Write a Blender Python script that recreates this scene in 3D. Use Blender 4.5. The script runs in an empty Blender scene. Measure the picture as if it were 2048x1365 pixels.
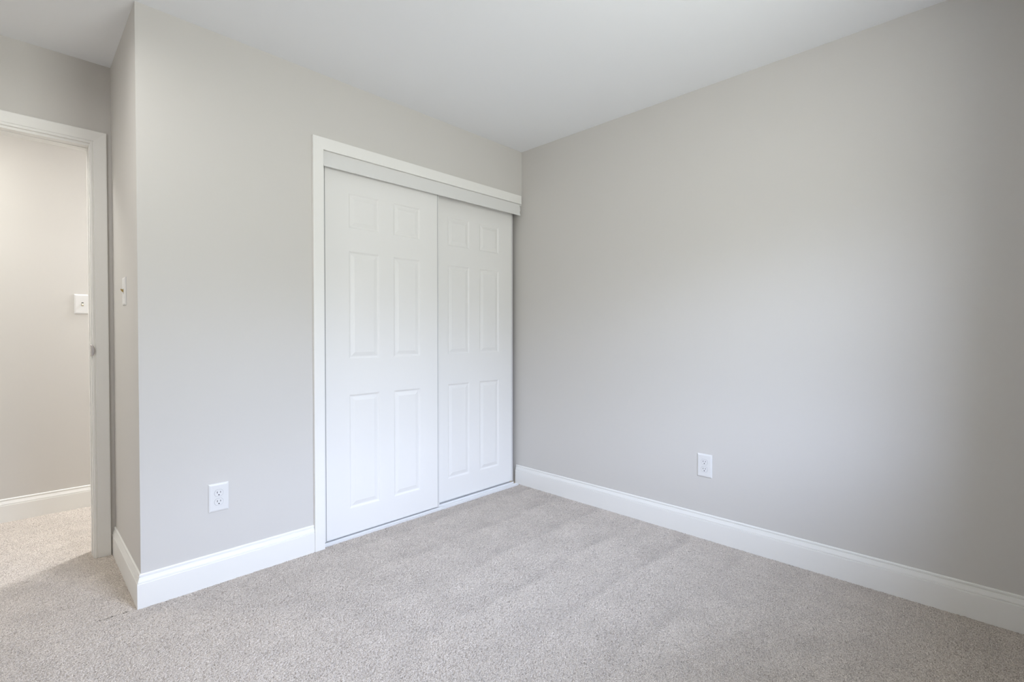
import bpy, bmesh, math, random
import numpy as np
from mathutils import Vector

scene = bpy.context.scene
col = scene.collection

# ------------------------------------------------------------------ camera
cam_data = bpy.data.cameras.new('camera')
cam_data.sensor_width = 36.0
cam_data.lens = 970.74 / 2048 * 36.0
cam_data.clip_start = 0.02
cam = bpy.data.objects.new('camera', cam_data)
cam.location = (-2.6065, -2.4432, 1.1100)
cam.rotation_euler = (math.pi / 2 - 0.01441, 0.0, -0.79800)
col.objects.link(cam)
scene.camera = cam

# ------------------------------------------------------------------ view and exposure
scene.view_settings.view_transform = 'Standard'
scene.view_settings.look = 'None'
scene.view_settings.gamma = 1.0
scene.view_settings.use_curve_mapping = False
scene.view_settings.exposure = -0.07
scene.cycles.max_bounces = 14
scene.cycles.diffuse_bounces = 12
scene.cycles.sample_clamp_indirect = 6.0

# ------------------------------------------------------------------ room dimensions (metres)
H = 2.44            # ceiling
W = 2.258           # closet wall runs from x = -W to 0 on y = 0
D = 0.702           # depth of the recess that leads to the entry door
L = 2.60            # window wall stands at y = -L
WT = 0.16            # thickness of the outer wall, so depth of the window reveal
XL = -3.30          # left wall
HALL = 1.69         # far wall of the hallway
ENT = 0.812         # hallway side of the entry wall
WIN = (-1.93, -0.98, 0.93, 2.14)   # window opening x0, x1, z0, z1

# ------------------------------------------------------------------ sky
world = bpy.data.worlds.new('sky')
scene.world = world
world.use_nodes = True
nt = world.node_tree
nt.nodes.clear()
wo = nt.nodes.new('ShaderNodeOutputWorld')
bg = nt.nodes.new('ShaderNodeBackground')
tc = nt.nodes.new('ShaderNodeTexCoord')
sep = nt.nodes.new('ShaderNodeSeparateXYZ')
ramp = nt.nodes.new('ShaderNodeValToRGB')
# lawn below the horizon, trees across the street, bright low sky, darker under the eaves overhead
STOPS = [(0.00, (0.34, 0.35, 0.33)), (0.49, (0.42, 0.44, 0.42)), (0.56, (0.28, 0.31, 0.31)), (0.60, (0.36, 0.40, 0.43)), (0.66, (0.96, 1.10, 1.40)),
         (0.75, (1.02, 1.19, 1.55)), (0.84, (0.80, 0.95, 1.27)), (0.91, (0.20, 0.24, 0.31)), (1.00, (0.10, 0.12, 0.16))]
els = ramp.color_ramp.elements
els[0].position, els[0].color = STOPS[0][0], (*STOPS[0][1], 1)
els[1].position, els[1].color = STOPS[-1][0], (*STOPS[-1][1], 1)
for pos, c in STOPS[1:-1]:
    els.new(pos).color = (*c, 1)
mp = nt.nodes.new('ShaderNodeMapRange')
mp.inputs['From Min'].default_value = -1.0
mp.inputs['From Max'].default_value = 1.0
bg.inputs['Strength'].default_value = 27.0
nt.links.new(tc.outputs['Generated'], sep.inputs[0])
nt.links.new(sep.outputs['Z'], mp.inputs['Value'])
nt.links.new(mp.outputs[0], ramp.inputs[0])
nt.links.new(ramp.outputs[0], bg.inputs['Color'])
nt.links.new(bg.outputs[0], wo.inputs[0])

def area_light(name, loc, rot, sx, sy, power, color, portal=False, shape='RECTANGLE'):
    ld = bpy.data.lights.new(name, 'AREA')
    ld.shape = shape
    ld.size = sx
    ld.size_y = sy
    ld.energy = power
    ld.color = color
    ld.cycles.is_portal = portal
    o = bpy.data.objects.new(name, ld)
    o.location = loc
    o.rotation_euler = rot
    col.objects.link(o)
    return o

# daylight enters through the window opening; the portal only guides the sampling of the sky
area_light('window_portal', ((WIN[0] + WIN[1]) / 2, -L - WT - 0.01, (WIN[2] + WIN[3]) / 2),
           (math.pi / 2, 0, 0), WIN[1] - WIN[0], WIN[3] - WIN[2], 1.0, (1, 1, 1), portal=True)
# ceiling lamp of the hallway, beyond the entry wall
area_light('hallway_light', (-1.20, 1.55, H - 0.09), (0, 0, 0), 0.30, 0.30, 53.0, (0.98, 1.0, 1.03), shape='DISK')
area_light('hallway_light', (-3.20, 1.15, H - 0.09), (0, 0, 0), 0.30, 0.30, 14.0, (1.0, 0.99, 0.94), shape='DISK')  # second light, added to brighten the return wall through the doorway

# fill light added under the bedroom ceiling, out of the camera's view
area_light('bedroom_fill', (-2.80, -0.35, H - 0.10), (0, 0, 0), 0.36, 0.36, 7.6, (1.0, 0.99, 0.97), shape='DISK')

# ------------------------------------------------------------------ materials
def mat(name, color, rough=0.6, spec=0.4, metallic=0.0):
    m = bpy.data.materials.new(name)
    m.use_nodes = True
    b = m.node_tree.nodes['Principled BSDF']
    b.inputs['Base Color'].default_value = (*color, 1)
    b.inputs['Roughness'].default_value = rough
    b.inputs['Specular IOR Level'].default_value = spec
    b.inputs['Metallic'].default_value = metallic
    return m

def noise_bump(m, scale, strength, dist=0.001, detail=2.0):
    t = m.node_tree
    b = t.nodes['Principled BSDF']
    c = t.nodes.new('ShaderNodeTexCoord')
    n = t.nodes.new('ShaderNodeTexNoise')
    n.inputs['Scale'].default_value = scale
    n.inputs['Detail'].default_value = detail
    bp = t.nodes.new('ShaderNodeBump')
    bp.inputs['Strength'].default_value = strength
    bp.inputs['Distance'].default_value = dist
    t.links.new(c.outputs['Object'], n.inputs['Vector'])
    t.links.new(n.outputs['Fac'], bp.inputs['Height'])
    t.links.new(bp.outputs[0], b.inputs['Normal'])
    return m

M_WALL = noise_bump(mat('wall_paint', (0.62, 0.60, 0.57), 0.55, 0.35), 260, 0.12, 0.0006)
M_CEIL = noise_bump(mat('ceiling_paint', (0.83, 0.845, 0.865), 0.85, 0.2), 200, 0.10, 0.0006)
M_TRIM = noise_bump(mat('white_trim_paint', (0.83, 0.82, 0.79), 0.38, 0.45), 120, 0.04, 0.0004)
M_DOOR = noise_bump(mat('white_door_paint', (0.81, 0.80, 0.78), 0.45, 0.4), 300, 0.06, 0.0004)
M_METALW = mat('white_enamelled_metal', (0.74, 0.735, 0.72), 0.35, 0.5)
M_PLATE = mat('white_plastic', (0.74, 0.735, 0.725), 0.3, 0.5)
M_SLOT = mat('dark_slot', (0.03, 0.03, 0.03), 0.7, 0.2)
M_BRASS = mat('brass', (0.55, 0.40, 0.16), 0.35, 0.5, 0.8)
M_IVORY = mat('ivory_plastic', (0.78, 0.70, 0.52), 0.35, 0.5)
M_CHROME = mat('satin_nickel', (0.66, 0.62, 0.61), 0.22, 0.5, 1.0)
M_GAP_SHADE = mat('gap_shade_grey', (0.32, 0.32, 0.325), 0.8, 0.2)
M_TRACK = mat('aluminium_track', (0.80, 0.80, 0.80), 0.4, 0.5, 0.15)

def carpet_material():
    m = mat('greige_cut_pile_carpet', (0.4, 0.37, 0.34), 0.95, 0.08)
    t = m.node_tree
    b = t.nodes['Principled BSDF']
    N, K = t.nodes.new, t.links.new
    def math_(op, a, bb):
        q = N('ShaderNodeMath'); q.operation = op
        for k, src in enumerate((a, bb)):
            if isinstance(src, (int, float)): q.inputs[k].default_value = src
            else: K(src, q.inputs[k])
        return q.outputs[0]
    def remap(src, f0, f1, lo, hi):
        q = N('ShaderNodeMapRange')
        for nm, vv in (('From Min', f0), ('From Max', f1), ('To Min', lo), ('To Max', hi)):
            q.inputs[nm].default_value = vv
        K(src, q.inputs['Value']); return q.outputs[0]
    c = N('ShaderNodeTexCoord')
    def noise(scale, detail, rough=0.5, vec=None):
        n = N('ShaderNodeTexNoise')
        n.inputs['Scale'].default_value = scale; n.inputs['Detail'].default_value = detail; n.inputs['Roughness'].default_value = rough
        K(vec or c.outputs['Object'], n.inputs['Vector']); return n.outputs['Fac']
    # twisted tufts: light tips, darker gaps between them
    vor = N('ShaderNodeTexVoronoi'); vor.inputs['Scale'].default_value = 215
    K(c.outputs['Object'], vor.inputs['Vector'])
    fine = noise(320, 4, 0.65)
    r1 = N('ShaderNodeValToRGB')
    r1.color_ramp.elements[0].position = 0.35; r1.color_ramp.elements[0].color = (0.26, 0.217, 0.181, 1)
    r1.color_ramp.elements[1].position = 0.61; r1.color_ramp.elements[1].color = (0.735, 0.664, 0.596, 1)
    K(fine, r1.inputs[0])
    # pile combed by the vacuum cleaner in passes about 0.3 m apart, running towards the long wall
    sp = N('ShaderNodeSeparateXYZ'); K(c.outputs['Object'], sp.inputs[0])
    mp_ = N('ShaderNodeMapping'); mp_.inputs['Scale'].default_value = (1.0, 2.0, 1.0)
    K(c.outputs['Object'], mp_.inputs['Vector'])
    warp = remap(noise(2.2, 2, 0.5, mp_.outputs[0]), 0.0, 1.0, -0.22, 0.22)
    ph = math_('FRACT', math_('ADD', math_('MULTIPLY', sp.outputs['Y'], 3.39), math_('ADD', warp, 10.44)), 0.0)
    saw = N('ShaderNodeValToRGB')
    saw.color_ramp.interpolation = 'EASE'
    e0, e1 = saw.color_ramp.elements
    e0.position, e0.color = 0.0, (1, 1, 1, 1)
    e1.position, e1.color = 1.0, (1, 1, 1, 1)
    for pos, vv in ((0.12, 0.0), (0.30, 0.45), (0.65, 0.8)):
        saw.color_ramp.elements.new(pos).color = (vv, vv, vv, 1)
    K(ph, saw.inputs[0])
    amp = math_('MULTIPLY', remap(sp.outputs['X'], -1.7, -0.8, 0.25, 1.0), remap(noise(2.7, 2), 0.35, 0.65, 0.3, 1.0))
    amp = math_('MULTIPLY', amp, remap(sp.outputs['Y'], -1.9, -1.35, 0.25, 1.0))
    comb = math_('ADD', 1.02, math_('MULTIPLY', math_('SUBTRACT', saw.outputs[0], 0.6), math_('MULTIPLY', amp, 0.20)))
    patch = remap(noise(7.0, 4), 0.3, 0.7, 0.93, 1.06)
    vm = N('ShaderNodeVectorMath'); vm.operation = 'SCALE'
    K(r1.outputs[0], vm.inputs[0]); K(math_('MULTIPLY', comb, patch), vm.inputs['Scale'])
    K(vm.outputs[0], b.inputs['Base Color'])
    bp = N('ShaderNodeBump'); bp.inputs['Strength'].default_value = 0.5; bp.inputs['Distance'].default_value = 0.002
    K(math_('SUBTRACT', fine, vor.outputs['Distance']), bp.inputs['Height']); K(bp.outputs[0], b.inputs['Normal'])
    b.inputs['Sheen Weight'].default_value = 0.15
    b.inputs['Sheen Roughness'].default_value = 0.6
    return m
M_CARPET = carpet_material()

# ------------------------------------------------------------------ helpers
def link(name, bm, m, parent=None, smooth=False):
    bmesh.ops.recalc_face_normals(bm, faces=bm.faces)
    me = bpy.data.meshes.new(name)
    bm.to_mesh(me)
    bm.free()
    me.materials.append(m)
    if smooth:
        for p in me.polygons:
            p.use_smooth = True
    o = bpy.data.objects.new(name, me)
    col.objects.link(o)
    if parent:
        o.parent = parent
    return o

def add_box(bm, lo, hi, bevel=0.0, seg=2):
    r = bmesh.ops.create_cube(bm, size=1.0)
    vs = r['verts']
    for v in vs:
        v.co = Vector([lo[i] + (v.co[i] + 0.5) * (hi[i] - lo[i]) for i in range(3)])
    if bevel:
        es = list({e for v in vs for e in v.link_edges})
        bmesh.ops.bevel(bm, geom=es, offset=bevel, segments=seg, affect='EDGES', profile=0.5)
    return bm

def box(lo, hi, bevel=0.0, seg=2):
    return add_box(bmesh.new(), lo, hi, bevel, seg)

def sweep(path, prof, bm=None):
    """prof: list of 2D points; path: list of functions p(a, b) -> 3D point, one per station (so that mitres are exact)."""
    bm = bm or bmesh.new()
    rings = [[bm.verts.new(f(a, b)) for a, b in prof] for f in path]
    n = len(prof)
    for r0, r1 in zip(rings, rings[1:]):
        for i in range(n):
            j = (i + 1) % n
            bm.faces.new((r0[i], r0[j], r1[j], r1[i]))
    bm.faces.new(rings[0])
    bm.faces.new(list(reversed(rings[-1])))
    return bm

def props(o, label=None, cat=None, group=None, kind=None):
    if label: o['label'] = label
    if cat: o['category'] = cat
    if group: o['group'] = group
    if kind: o['kind'] = kind
    return o

def struct(name, bm, m, label=None, cat=None):
    return props(link(name, bm, m), label, cat, kind='structure')

def thing(name, loc, rotz, label, cat, group=None, kind=None):
    o = bpy.data.objects.new(name, None)
    o.empty_display_size = 0.05
    o.location = loc
    o.rotation_euler = (0, 0, rotz)
    col.objects.link(o)
    return props(o, label, cat, group, kind)

# ------------------------------------------------------------------ floor and ceiling
def carpet_floor():
    """one mesh: a sub-floor slab and, wherever the room can be seen, the uneven tips of the cut pile."""
    rng = np.random.default_rng(7)
    V, F = [], []
    def pile(x0, x1, y0, y1, s=0.0027):
        nx, ny = int((x1 - x0) / s) + 1, int((y1 - y0) / s) + 1
        X, Y = np.meshgrid(np.linspace(x0, x1, nx), np.linspace(y0, y1, ny))
        def field(step):
            f = rng.random((ny // step + 3, nx // step + 3))
            yi, xi = np.arange(ny) / step, np.arange(nx) / step
            a, b = yi.astype(int), xi.astype(int)
            ty, tx = (yi - a)[:, None], (xi - b)[None, :]
            g = lambda p, q: f[np.ix_(a + p, b + q)]
            return (g(0, 0) * (1 - ty) + g(1, 0) * ty) * (1 - tx) + (g(0, 1) * (1 - ty) + g(1, 1) * ty) * tx
        h = rng.random((ny, nx))
        gap = np.where(h < 0.16, -0.0042, 0.0)                  # dark gaps between tufts
        z = -0.0036 + 0.0030 * h + gap + 0.0016 * field(3) + 0.0022 * field(40)
        X = X + (rng.random((ny, nx)) - 0.5) * s * 0.9
        Y = Y + (rng.random((ny, nx)) - 0.5) * s * 0.9
        X[:, 0], X[:, -1], Y[0], Y[-1] = x0, x1, y0, y1
        base = sum(len(v) for v in V)
        V.append(np.stack([X, Y, z], -1).reshape(-1, 3))
        i = (np.arange(ny - 1)[:, None] * nx + np.arange(nx - 1)[None, :]).ravel() + base
        F.append(np.stack([i, i + 1, i + nx + 1, i + nx], -1))
    pile(XL, 0.0, -L, 0.0)
    pile(XL, -W, 0.0, HALL)
    pile(-W, 0.0, 0.0, 0.02)
    pile(-4.5, XL, ENT, HALL)
    n = sum(len(v) for v in V)
    x0, y0, x1, y1 = -4.6, -L - WT, 0.10, HALL + 0.1
    V.append(np.array([(x, y, z) for z in (-0.10, -0.009) for x, y in ((x0, y0), (x1, y0), (x1, y1), (x0, y1))]))
    F.append(np.array([(0, 3, 2, 1), (4, 5, 6, 7), (0, 1, 5, 4), (1, 2, 6, 5), (2, 3, 7, 6), (3, 0, 4, 7)]) + n)
    V, F = np.concatenate(V), np.concatenate(F)
    me = bpy.data.meshes.new('floor')
    me.vertices.add(len(V)); me.loops.add(F.size); me.polygons.add(len(F))
    me.vertices.foreach_set('co', V.astype(np.float32).ravel())
    me.loops.foreach_set('vertex_index', F.astype(np.int32).ravel())
    me.polygons.foreach_set('loop_start', np.arange(0, F.size, 4, dtype=np.int32))
    me.polygons.foreach_set('loop_total', np.full(len(F), 4, dtype=np.int32))
    me.update(calc_edges=True)
    me.materials.append(M_CARPET)
    o = bpy.data.objects.new('floor', me)
    col.objects.link(o)
    return props(o, 'greige cut-pile carpet running wall to wall and out into the hallway', 'carpet', kind='structure')
carpet_floor()
struct('ceiling', box((-4.6, -L - WT, H), (0.10, HALL + 0.1, H + 0.1)), M_CEIL, 'flat white painted ceiling over the whole bedroom', 'ceiling')

# ------------------------------------------------------------------ walls
struct('wall_right', box((0.0, -L - WT, 0), (0.10, HALL + 0.1, H)), M_WALL, 'long plain greige wall with one outlet, running from the closet towards the camera', 'wall')
OX, OZ = -1.4975, 2.055                         # closet opening: left jamb, head
def closet_wall():
    bm = bmesh.new()
    pts = [(-W, 0), (OX, 0), (OX, OZ), (0, OZ), (0, H), (-W, H)]
    f = [bm.verts.new((x, 0.0, z)) for x, z in pts]
    g = [bm.verts.new((x, 0.10, z)) for x, z in pts]
    bm.faces.new(f); bm.faces.new(list(reversed(g)))
    for i in range(6):
        j = (i + 1) % 6
        bm.faces.new((f[i], g[i], g[j], f[j]))
    return bm
struct('wall_back', closet_wall(), M_WALL, 'greige wall around the sliding closet doors, with an outlet low beside the casing', 'wall')
struct('wall_return', box((-W, 0.10, 0), (-W + 0.10, D, H)), M_WALL, 'narrow greige return wall with a light switch, between outside corner and doorway', 'wall')
DX0, DX1, DZ = -3.105, -2.343, 2.030            # entry door clear opening
def entry_wall():
    bm = bmesh.new()
    a, b = DX0 - 0.018, DX1 + 0.018
    pts = [(XL - 0.1, 0), (a, 0), (a, DZ + 0.018), (b, DZ + 0.018), (b, 0), (0, 0), (0, H), (XL - 0.1, H)]
    f = [bm.verts.new((x, D, z)) for x, z in pts]
    g = [bm.verts.new((x, ENT, z)) for x, z in pts]
    bm.faces.new(f); bm.faces.new(list(reversed(g)))
    for i in range(len(pts)):
        j = (i + 1) % len(pts)
        bm.faces.new((f[i], g[i], g[j], f[j]))
    return bm
struct('wall_entry', entry_wall(), M_WALL, 'shaded greige wall above and beside the open doorway', 'wall')
struct('wall_left', box((XL - 0.1, -L, 0), (XL, D, H)), M_WALL)
def window_wall():
    bm = bmesh.new()
    x0, x1, z0, z1 = WIN
    for lo, hi in (((XL - 0.1, z0 * 0), (x0, H)), ((x1, 0), (0, H)), ((x0, 0), (x1, z0)), ((x0, z1), (x1, H))):
        add_box(bm, (lo[0], -L - WT, lo[1]), (hi[0], -L, hi[1]))
    return bm
struct('wall_front', window_wall(), M_WALL)
struct('wall_hall', box((-4.6, HALL, 0), (0.0, HALL + 0.1, H)), M_WALL, 'pale greige hallway wall seen through the open doorway, with a light switch', 'wall')
struct('wall_hall_left', box((-4.6, ENT - 0.11, 0), (-4.5, HALL, H)), M_WALL)
struct('wall_hall_near', box((-4.5, D, 0), (XL - 0.1, ENT, H)), M_WALL)

# window frame in the wall behind the camera
def window_frame():
    bm = bmesh.new()
    x0, x1, z0, z1 = WIN
    w = 0.045
    ya, yb = -L - WT + 0.02, -L - WT + 0.07
    for lo, hi in (((x0, z0), (x0 + w, z1)), ((x1 - w, z0), (x1, z1)), ((x0 + w, z0), (x1 - w, z0 + w)), ((x0 + w, z1 - w), (x1 - w, z1)),
                   ((x0 + w, (z0 + z1) / 2 - 0.02), (x1 - w, (z0 + z1) / 2 + 0.02))):
        add_box(bm, (lo[0], ya, lo[1]), (hi[0], yb, hi[1]))
    return bm
struct('window_1', window_frame(), M_TRIM)

# ------------------------------------------------------------------ baseboards
BT = 0.014
BASE = [(0, -0.0015), (BT, -0.0015), (BT, 0.0985), (0.0132, 0.1002), (0.0090, 0.1006), (0.0086, 0.1028), (0.0118, 0.1040),
        (0.0108, 0.1085), (0.0086, 0.1150), (0.0068, 0.1215), (0.0062, 0.1236), (0.0032, 0.1240), (0.0032, 0.1264),
        (0.0060, 0.1272), (0.0058, 0.1325), (0.0042, 0.1352), (0.0, 0.1362)]
def at_y(x, y, sy):            # board along x on a wall facing -y (sy = -1) / +y
    return lambda a, b: (x, y + sy * a, b)
def at_x(x, y, sx):
    return lambda a, b: (x + sx * a, y, b)
struct('baseboard_right', sweep([at_x(0, 0.052, -1), at_x(0, -L, -1)], BASE), M_TRIM, 'white moulded baseboard along the long plain wall beside the closet', 'baseboard')
# one mitred run: from the closet casing round the outside corner to the doorway
corner = lambda a, b: (-W - a, -a, b)
def split_run():
    struct('baseboard_back', sweep([at_y(-1.5505, 0, -1), corner], BASE), M_TRIM, 'white moulded baseboard between the outside corner and the closet casing, under an outlet', 'baseboard')
    struct('baseboard_return', sweep([corner, at_x(-W, D, -1)], BASE), M_TRIM, 'short white baseboard on the return wall leading to the doorway', 'baseboard')
split_run()
struct('baseboard_left', sweep([at_x(XL, -L, 1), at_x(XL, D, 1)], BASE), M_TRIM)
struct('baseboard_hall', sweep([at_y(0.0, HALL, -1), at_y(-4.5, HALL, -1)], BASE), M_TRIM, 'white baseboard along the hallway wall beyond the doorway', 'baseboard')

# ------------------------------------------------------------------ entry door frame (door itself stands open, out of view)
frame = thing('trim_1', (0, 0, 0), 0, 'white door frame and casing around the open doorway to the hallway', 'door frame', kind='structure')
# casing profile: a across the width from the inner edge outwards, b thickness off the wall
CAS = [(0, 0), (0, 0.0085), (0.0025, 0.0110), (0.0085, 0.0110), (0.0100, 0.0092), (0.0118, 0.0092), (0.0135, 0.0125),
       (0.0570, 0.0160), (0.0605, 0.0155), (0.0622, 0.0135), (0.0622, 0)]
ci, cz = DX1 + 0.004, DZ + 0.012
def entry_casing():
    path = [lambda a, b: (ci + a, D - b, 0), lambda a, b: (ci + a, D - b, cz + a),
            lambda a, b: (DX0 - 0.006 - a, D - b, cz + a), lambda a, b: (DX0 - 0.006 - a, D - b, 0)]
    return sweep(path, CAS)
link('casing', entry_casing(), M_TRIM, frame)
def entry_jamb():
    bm = bmesh.new()
    add_box(bm, (DX1, D, 0), (DX1 + 0.0175, ENT, DZ + 0.017), 0.001)
    add_box(bm, (DX0 - 0.0175, D, 0), (DX0, ENT, DZ + 0.017), 0.001)
    add_box(bm, (DX0, D, DZ), (DX1, ENT, DZ + 0.017), 0.001)
    return bm
link('jamb', entry_jamb(), M_TRIM, frame)
def entry_stop():
    bm = bmesh.new()
    y0, y1 = D + 0.040, D + 0.076
    add_box(bm, (DX1 - 0.003, y0, 0), (DX1, y1, DZ - 0.003), 0.001)
    add_box(bm, (DX0, y0, 0), (DX0 + 0.003, y1, DZ - 0.003), 0.001)
    add_box(bm, (DX0, y0, DZ - 0.003), (DX1, y1, DZ), 0.001)
    return bm
link('door_stop', entry_stop(), M_TRIM, frame)
def far_casing():
    path = [lambda a, b: (ci + a, ENT + b, 0), lambda a, b: (ci + a, ENT + b, cz + a),
            lambda a, b: (DX0 - 0.006 - a, ENT + b, cz + a), lambda a, b: (DX0 - 0.006 - a, ENT + b, 0)]
    return sweep(path, CAS)
link('hall_casing', far_casing(), M_TRIM, frame)
# strike plate with a curved lip on the latch side
def strike():
    bm = bmesh.new()
    z0, z1, n, k = 1.002, 1.057, 20, 10
    add_box(bm, (DX1 - 0.0012, D + 0.004, z0), (DX1, D + 0.034, z1))
    # lip: leaves the plate, passes the jamb edge and curls over the inner bead of the casing; bowed outline
    spine = [(-0.0014, 0.005), (-0.0014, -0.004), (-0.0014, -0.0105)]
    for a in range(1, 8):
        an = math.pi / 2 * a / 7
        spine.append((-0.0014 + 0.0150 * (1 - math.cos(an)), -0.0105 - 0.0060 * math.sin(an)))
    def ring(off):
        out = []
        for i in range(n + 1):
            q = i / n
            zc = (z0 + z1) / 2
            row = []
            for m_, (dx, dy) in enumerate(spine):
                t = m_ / (len(spine) - 1)
                half = (z1 - z0) / 2 * math.sqrt(max(0.0, 1 - (0.985 * t) ** 3.2))
                bow = 0.0016 * math.sin(math.pi * q) * t
                row.append(bm.verts.new((DX1 + dx - off * (1 - t) * 1.0, D + dy - bow - off * t, zc + (q * 2 - 1) * half)))
            out.append(row)
        return out
    A, B = ring(0.0), ring(0.0014)
    w = len(spine)
    for g in (A, B):
        for i in range(n):
            for m_ in range(w - 1):
                bm.faces.new((g[i][m_], g[i][m_ + 1], g[i + 1][m_ + 1], g[i + 1][m_]))
    for i in range(n):
        bm.faces.new((A[i][-1], B[i][-1], B[i + 1][-1], A[i + 1][-1]))
    for m_ in range(w - 1):
        for i in (0, n):
            bm.faces.new((A[i][m_], A[i][m_ + 1], B[i][m_ + 1], B[i][m_]))
    return bm
props(link('strike_plate', strike(), M_CHROME, frame, smooth=True), 'satin nickel strike plate with a curved lip')

# ------------------------------------------------------------------ closet opening: casing, valance, tracks
CX0, CX1, CT = -1.5500, -0.0200, 2.1135
def closet_casing():
    bm = bmesh.new()
    t = 0.018
    pts = [(CX0, 0.0), (OX - 0.0005, 0.0), (OX - 0.0005, OZ - 0.001), (CX1, OZ - 0.001), (CX1, CT), (CX0, CT)]
    f = [bm.verts.new((x, -t, z)) for x, z in pts]
    g = [bm.verts.new((x, 0.0, z)) for x, z in pts]
    ff = bm.faces.new(f)
    bm.faces.new(list(reversed(g)))
    for i in range(6):
        j = (i + 1) % 6
        bm.faces.new((f[i], g[i], g[j], f[j]))
    bmesh.ops.bevel(bm, geom=list(ff.edges), offset=0.0018, segments=2, affect='EDGES', profile=0.5)
    return bm
struct('trim_2', closet_casing(), M_TRIM, 'flat white board casing around the top and side of the closet opening', 'casing')
# track and valance: one aluminium assembly fixed under the head
track = thing('sliding_door_track', (0, 0.03, 1.972), 0, 'long grey-white valance of the sliding door track across the closet head', 'door track')
def at_track(o):
    o.location = -Vector((0, 0.03, 1.972))
    return o
def valance():
    # section in (y, z), swept along x; a face leaning slightly forward at the foot with a rolled lip
    prof = [(-0.0040, 2.0505), (-0.0125, 1.9800), (-0.0165, 1.9775), (-0.0165, 1.9715), (-0.0125, 1.9700), (-0.0095, 1.9735), (-0.0010, 2.0505)]
    return sweep([lambda a, b: (OX + 0.0035, a, b), lambda a, b: (-0.030, a, b)], prof)
at_track(link('valance', valance(), M_METALW, track))
def head_rail():
    bm = bmesh.new()
    add_box(bm, (OX + 0.001, 0.0, 2.046), (-0.004, 0.096, 2.0548))
    for y in (0.012, 0.054, 0.096):
        add_box(bm, (OX + 0.001, y - 0.0015, 2.010), (-0.004, y, 2.046))
    return bm
at_track(link('head_rail', head_rail(), M_METALW, track))
guide = thing('floor_guide_track', (0, 0.03, 0), 0, 'low two-channel metal guide track on the carpet under the closet doors', 'door track')
def floor_guide():
    bm = bmesh.new()
    add_box(bm, (OX + 0.004, 0.001, -0.002), (-0.030, 0.100, 0.004))
    for y in (0.001, 0.013, 0.052, 0.096):
        add_box(bm, (OX + 0.004, y, 0.004), (-0.030, y + 0.0035, 0.0150 if y > 0.005 else 0.0100), 0.0008, 1)
    return bm
o = link('channel', floor_guide(), M_TRACK, guide); o.location = (0, -0.03, 0)

# ------------------------------------------------------------------ sliding six-panel doors
def door_slab(w, h, t):
    """x 0..w, z 0..h, front face at y = 0; raised panels moulded into the face."""
    bm = bmesh.new()
    m = 0.1288; pw = 0.1870
    xs = [(m, m + pw), (w - m - pw, w - m)]
    zs = [(0.137, 0.760), (0.953, 1.538), (1.658, 1.850)]
    gx = sorted({0.0, w, *[v for p in xs for v in p]})
    gz = sorted({0.0, h, *[v for p in zs for v in p]})
    V = {}
    def v(x, y, z):
        k = (round(x, 5), round(y, 5), round(z, 5))
        if k not in V: V[k] = bm.verts.new((x, y, z))
        return V[k]
    RINGS = [(0.0, 0.0), (0.0035, 0.0008), (0.0090, 0.0050), (0.0125, 0.0060), (0.0160, 0.0056), (0.0330, 0.0012), (0.0355, 0.0004), (0.0375, 0.0004)]
    for i in range(len(gx) - 1):
        for j in range(len(gz) - 1):
            x0, x1, z0, z1 = gx[i], gx[i + 1], gz[j], gz[j + 1]
            if (x0, x1) in xs and (z0, z1) in zs:
                prev = None
                for ins, dep in RINGS:
                    r = [v(x0 + ins, dep, z0 + ins), v(x1 - ins, dep, z0 + ins), v(x1 - ins, dep, z1 - ins), v(x0 + ins, dep, z1 - ins)]
                    if prev:
                        for a in range(4):
                            b = (a + 1) % 4
                            bm.faces.new((prev[a], prev[b], r[b], r[a]))
                    prev = r
                bm.faces.new(prev)
            else:
                bm.faces.new((v(x0, 0, z0), v(x1, 0, z0), v(x1, 0, z1), v(x0, 0, z1)))
    # rim and back
    rim = [(x, 0.0) for x in gx] + [(w, z) for z in gz[1:]] + [(x, h) for x in reversed(gx[:-1])] + [(0.0, z) for z in reversed(gz[1:-1])]
    for (xa, za), (xb, zb) in zip(rim, rim[1:] + rim[:1]):
        bm.faces.new((v(xa, 0, za), v(xa, t, za), v(xb, t, zb), v(xb, 0, zb)))
    bm.faces.new([v(x, t, z) for x, z in reversed(rim)])
    return bm
DW, DH, DT = 0.7215, 1.990, 0.032
def sliding_door(name, x, y, z, label):
    d = thing(name, (x, y, z), 0, label, 'sliding door', kind='structure')
    s = link('door_slab', door_slab(DW, DH, DT), M_DOOR, d); s.location = (0.0120, 0, 0)
    for xx, sx in ((0.0, 0.0100), (DW + 0.0162, DW + 0.0120)):
        link('edge_strip', box((xx, 0.0010, -0.006), (xx + 0.0100, DT + 0.001, DH), 0.0025, 3), M_METALW, d)
        link('edge_gap_shade', box((sx, 0.0022, 0.0), (sx + 0.0042 - (0.0022 if xx == 0.0 else 0.0), 0.012, DH - 0.002)), M_GAP_SHADE, d)  # grey filler that paints the shade of the groove beside the strip
    return d
sliding_door('door_1', -1.4855, 0.018, 0.022, 'front white six-panel sliding closet door, beside the flat side casing')
sliding_door('door_2', -0.7790, 0.060, 0.024, 'rear white six-panel sliding closet door, against the long plain wall')

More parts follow.
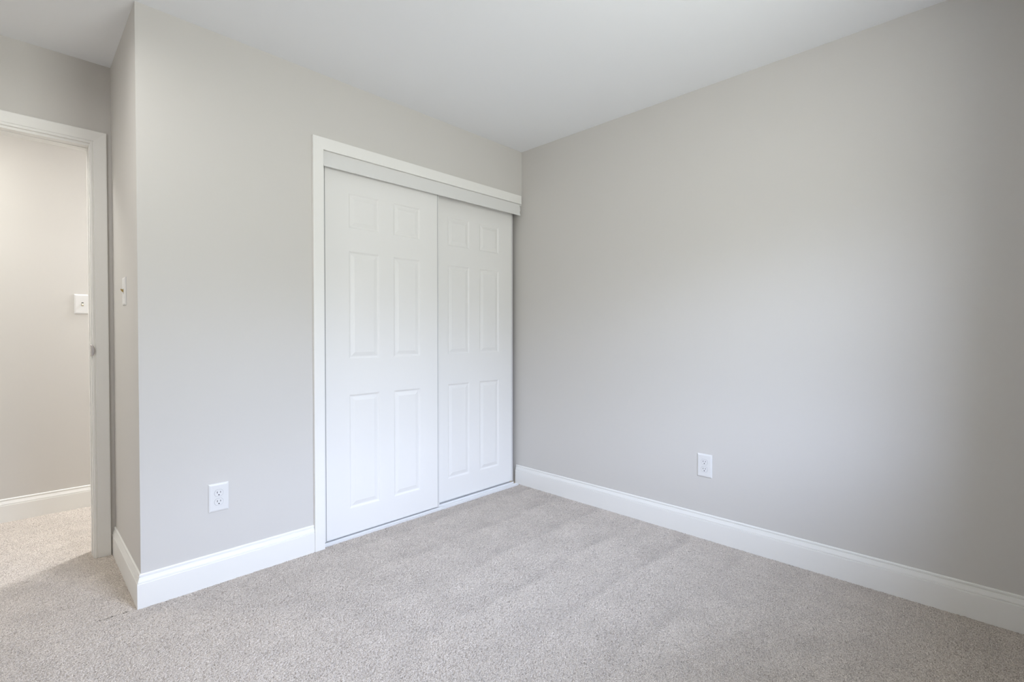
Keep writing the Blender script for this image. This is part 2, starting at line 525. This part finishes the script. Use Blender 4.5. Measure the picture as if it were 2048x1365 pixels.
# ------------------------------------------------------------------ wall plates: built facing -y with the plate's back on y = 0
PW, PH, PT = 0.080, 0.125, 0.0062
def plate_mesh(w=PW, h=PH):
    bm = bmesh.new()
    rings = [(0, 0), (0, -0.0022), (0.0012, -0.0036), (0.0045, -0.0054), (0.0085, -PT), (0.0100, -PT)]
    prev = None
    for ins, y in rings:
        r = [bm.verts.new((sx * (w / 2 - ins), y, sz * (h / 2 - ins))) for sx, sz in ((-1, -1), (1, -1), (1, 1), (-1, 1))]
        if prev:
            for a in range(4):
                b = (a + 1) % 4
                bm.faces.new((prev[a], prev[b], r[b], r[a]))
        else:
            bm.faces.new(list(reversed(r)))
        prev = r
    bm.faces.new(prev)
    return bm
def disc(bm, pts, y0, y1):
    a = [bm.verts.new((x, y0, z)) for x, z in pts]
    b = [bm.verts.new((x, y1, z)) for x, z in pts]
    n = len(pts)
    bm.faces.new(list(reversed(a))); f = bm.faces.new(b)
    for i in range(n):
        j = (i + 1) % n
        bm.faces.new((a[i], a[j], b[j], b[i]))
    return f
def circ(r, n=28, cx=0.0, cz=0.0, clip=None):
    out = []
    for i in range(n):
        an = 2 * math.pi * i / n
        x, z = r * math.cos(an), r * math.sin(an)
        if clip: z = max(-clip, min(clip, z))
        out.append((cx + x, cz + z))
    return out
def outlet(loc, rotz, label):
    t = thing('electrical_outlet', loc, rotz, label, 'outlet', 'duplex outlets low on the walls')
    link('cover_plate', plate_mesh(), M_PLATE, t)
    for dz in (0.0195, -0.0195):
        bm = bmesh.new()
        f = disc(bm, circ(0.0172, 36, 0, 0, 0.0142), -0.0030, -0.0078)
        bmesh.ops.bevel(bm, geom=list(f.edges), offset=0.0008, segments=2, affect='EDGES')
        r = link('receptacle', bm, M_PLATE, t); r.location = (0, 0, dz)
        # dark line of the gap between receptacle and plate
        g = bmesh.new()
        disc(g, circ(0.0180, 36, 0, 0, 0.0150), -0.0050, -PT - 0.0003)
        link('receptacle_gap', g, mat_gap, r)
        for sx, hh in ((-1, 0.0042), (1, 0.0034)):
            link('slot', box((sx * 0.0063 - 0.0011, -0.0081, 0.0036 - hh), (sx * 0.0063 + 0.0011, -0.0070, 0.0036 + hh)), M_SLOT, r)
        g = bmesh.new()
        disc(g, circ(0.0026, 16, 0, -0.0080), -0.0070, -0.0081)
        link('ground_hole', g, M_SLOT, r)
    g = bmesh.new()
    disc(g, circ(0.0028, 16), -0.0050, -PT - 0.0008)
    link('screw', g, M_PLATE, t)
    return t
mat_gap = mat('grey_gap', (0.35, 0.35, 0.36), 0.7, 0.2)
outlet((-1.9775, 0.0, 0.3825), 0, 'white duplex outlet on the wall between outside corner and closet casing')
outlet((0.0, -1.3615, 0.3970), -math.pi / 2, 'white duplex outlet on the long plain wall, above its baseboard')

def switch(loc, rotz, label, up, m_toggle):
    t = thing('light_switch', loc, rotz, label, 'light switch', 'toggle light switches')
    link('cover_plate', plate_mesh(), M_PLATE, t)
    link('toggle_slot', box((-0.0048, -PT - 0.0004, -0.0115), (0.0048, -0.0040, 0.0115)), M_SLOT if not up else mat_gap, t)
    bm = bmesh.new()
    s = 1 if up else -1
    base = [(-0.0042, -0.005, -0.0075), (0.0042, -0.005, -0.0075), (0.0042, -0.005, 0.0075), (-0.0042, -0.005, 0.0075)]
    tip = [(-0.0034, -0.0150, s * 0.0070 - 0.0040), (0.0034, -0.0150, s * 0.0070 - 0.0040), (0.0034, -0.0168, s * 0.0070 + 0.0035), (-0.0034, -0.0168, s * 0.0070 + 0.0035)]
    a = [bm.verts.new(p) for p in base]; b = [bm.verts.new(p) for p in tip]
    bm.faces.new(list(reversed(a))); bm.faces.new(b)
    for i in range(4):
        j = (i + 1) % 4
        bm.faces.new((a[i], a[j], b[j], b[i]))
    bmesh.ops.bevel(bm, geom=list(bm.edges), offset=0.0007, segments=2, affect='EDGES')
    props(link('toggle', bm, m_toggle, t), 'brass-coloured toggle')
    for dz in (0.030, -0.030):
        g = bmesh.new()
        disc(g, circ(0.0030, 16), -0.0050, -PT - 0.0007)
        o = link('screw', g, M_PLATE, t); o.location = (0, 0, dz)
    return t
switch((-W, 0.316, 1.3010), -math.pi / 2, 'white switch plate seen edge-on on the return wall, with its brass toggle standing out', True, M_BRASS)
switch((-2.300, HALL, 1.3000), 0, 'white switch plate on the hallway wall, partly hidden by the door frame', False, M_IVORY)
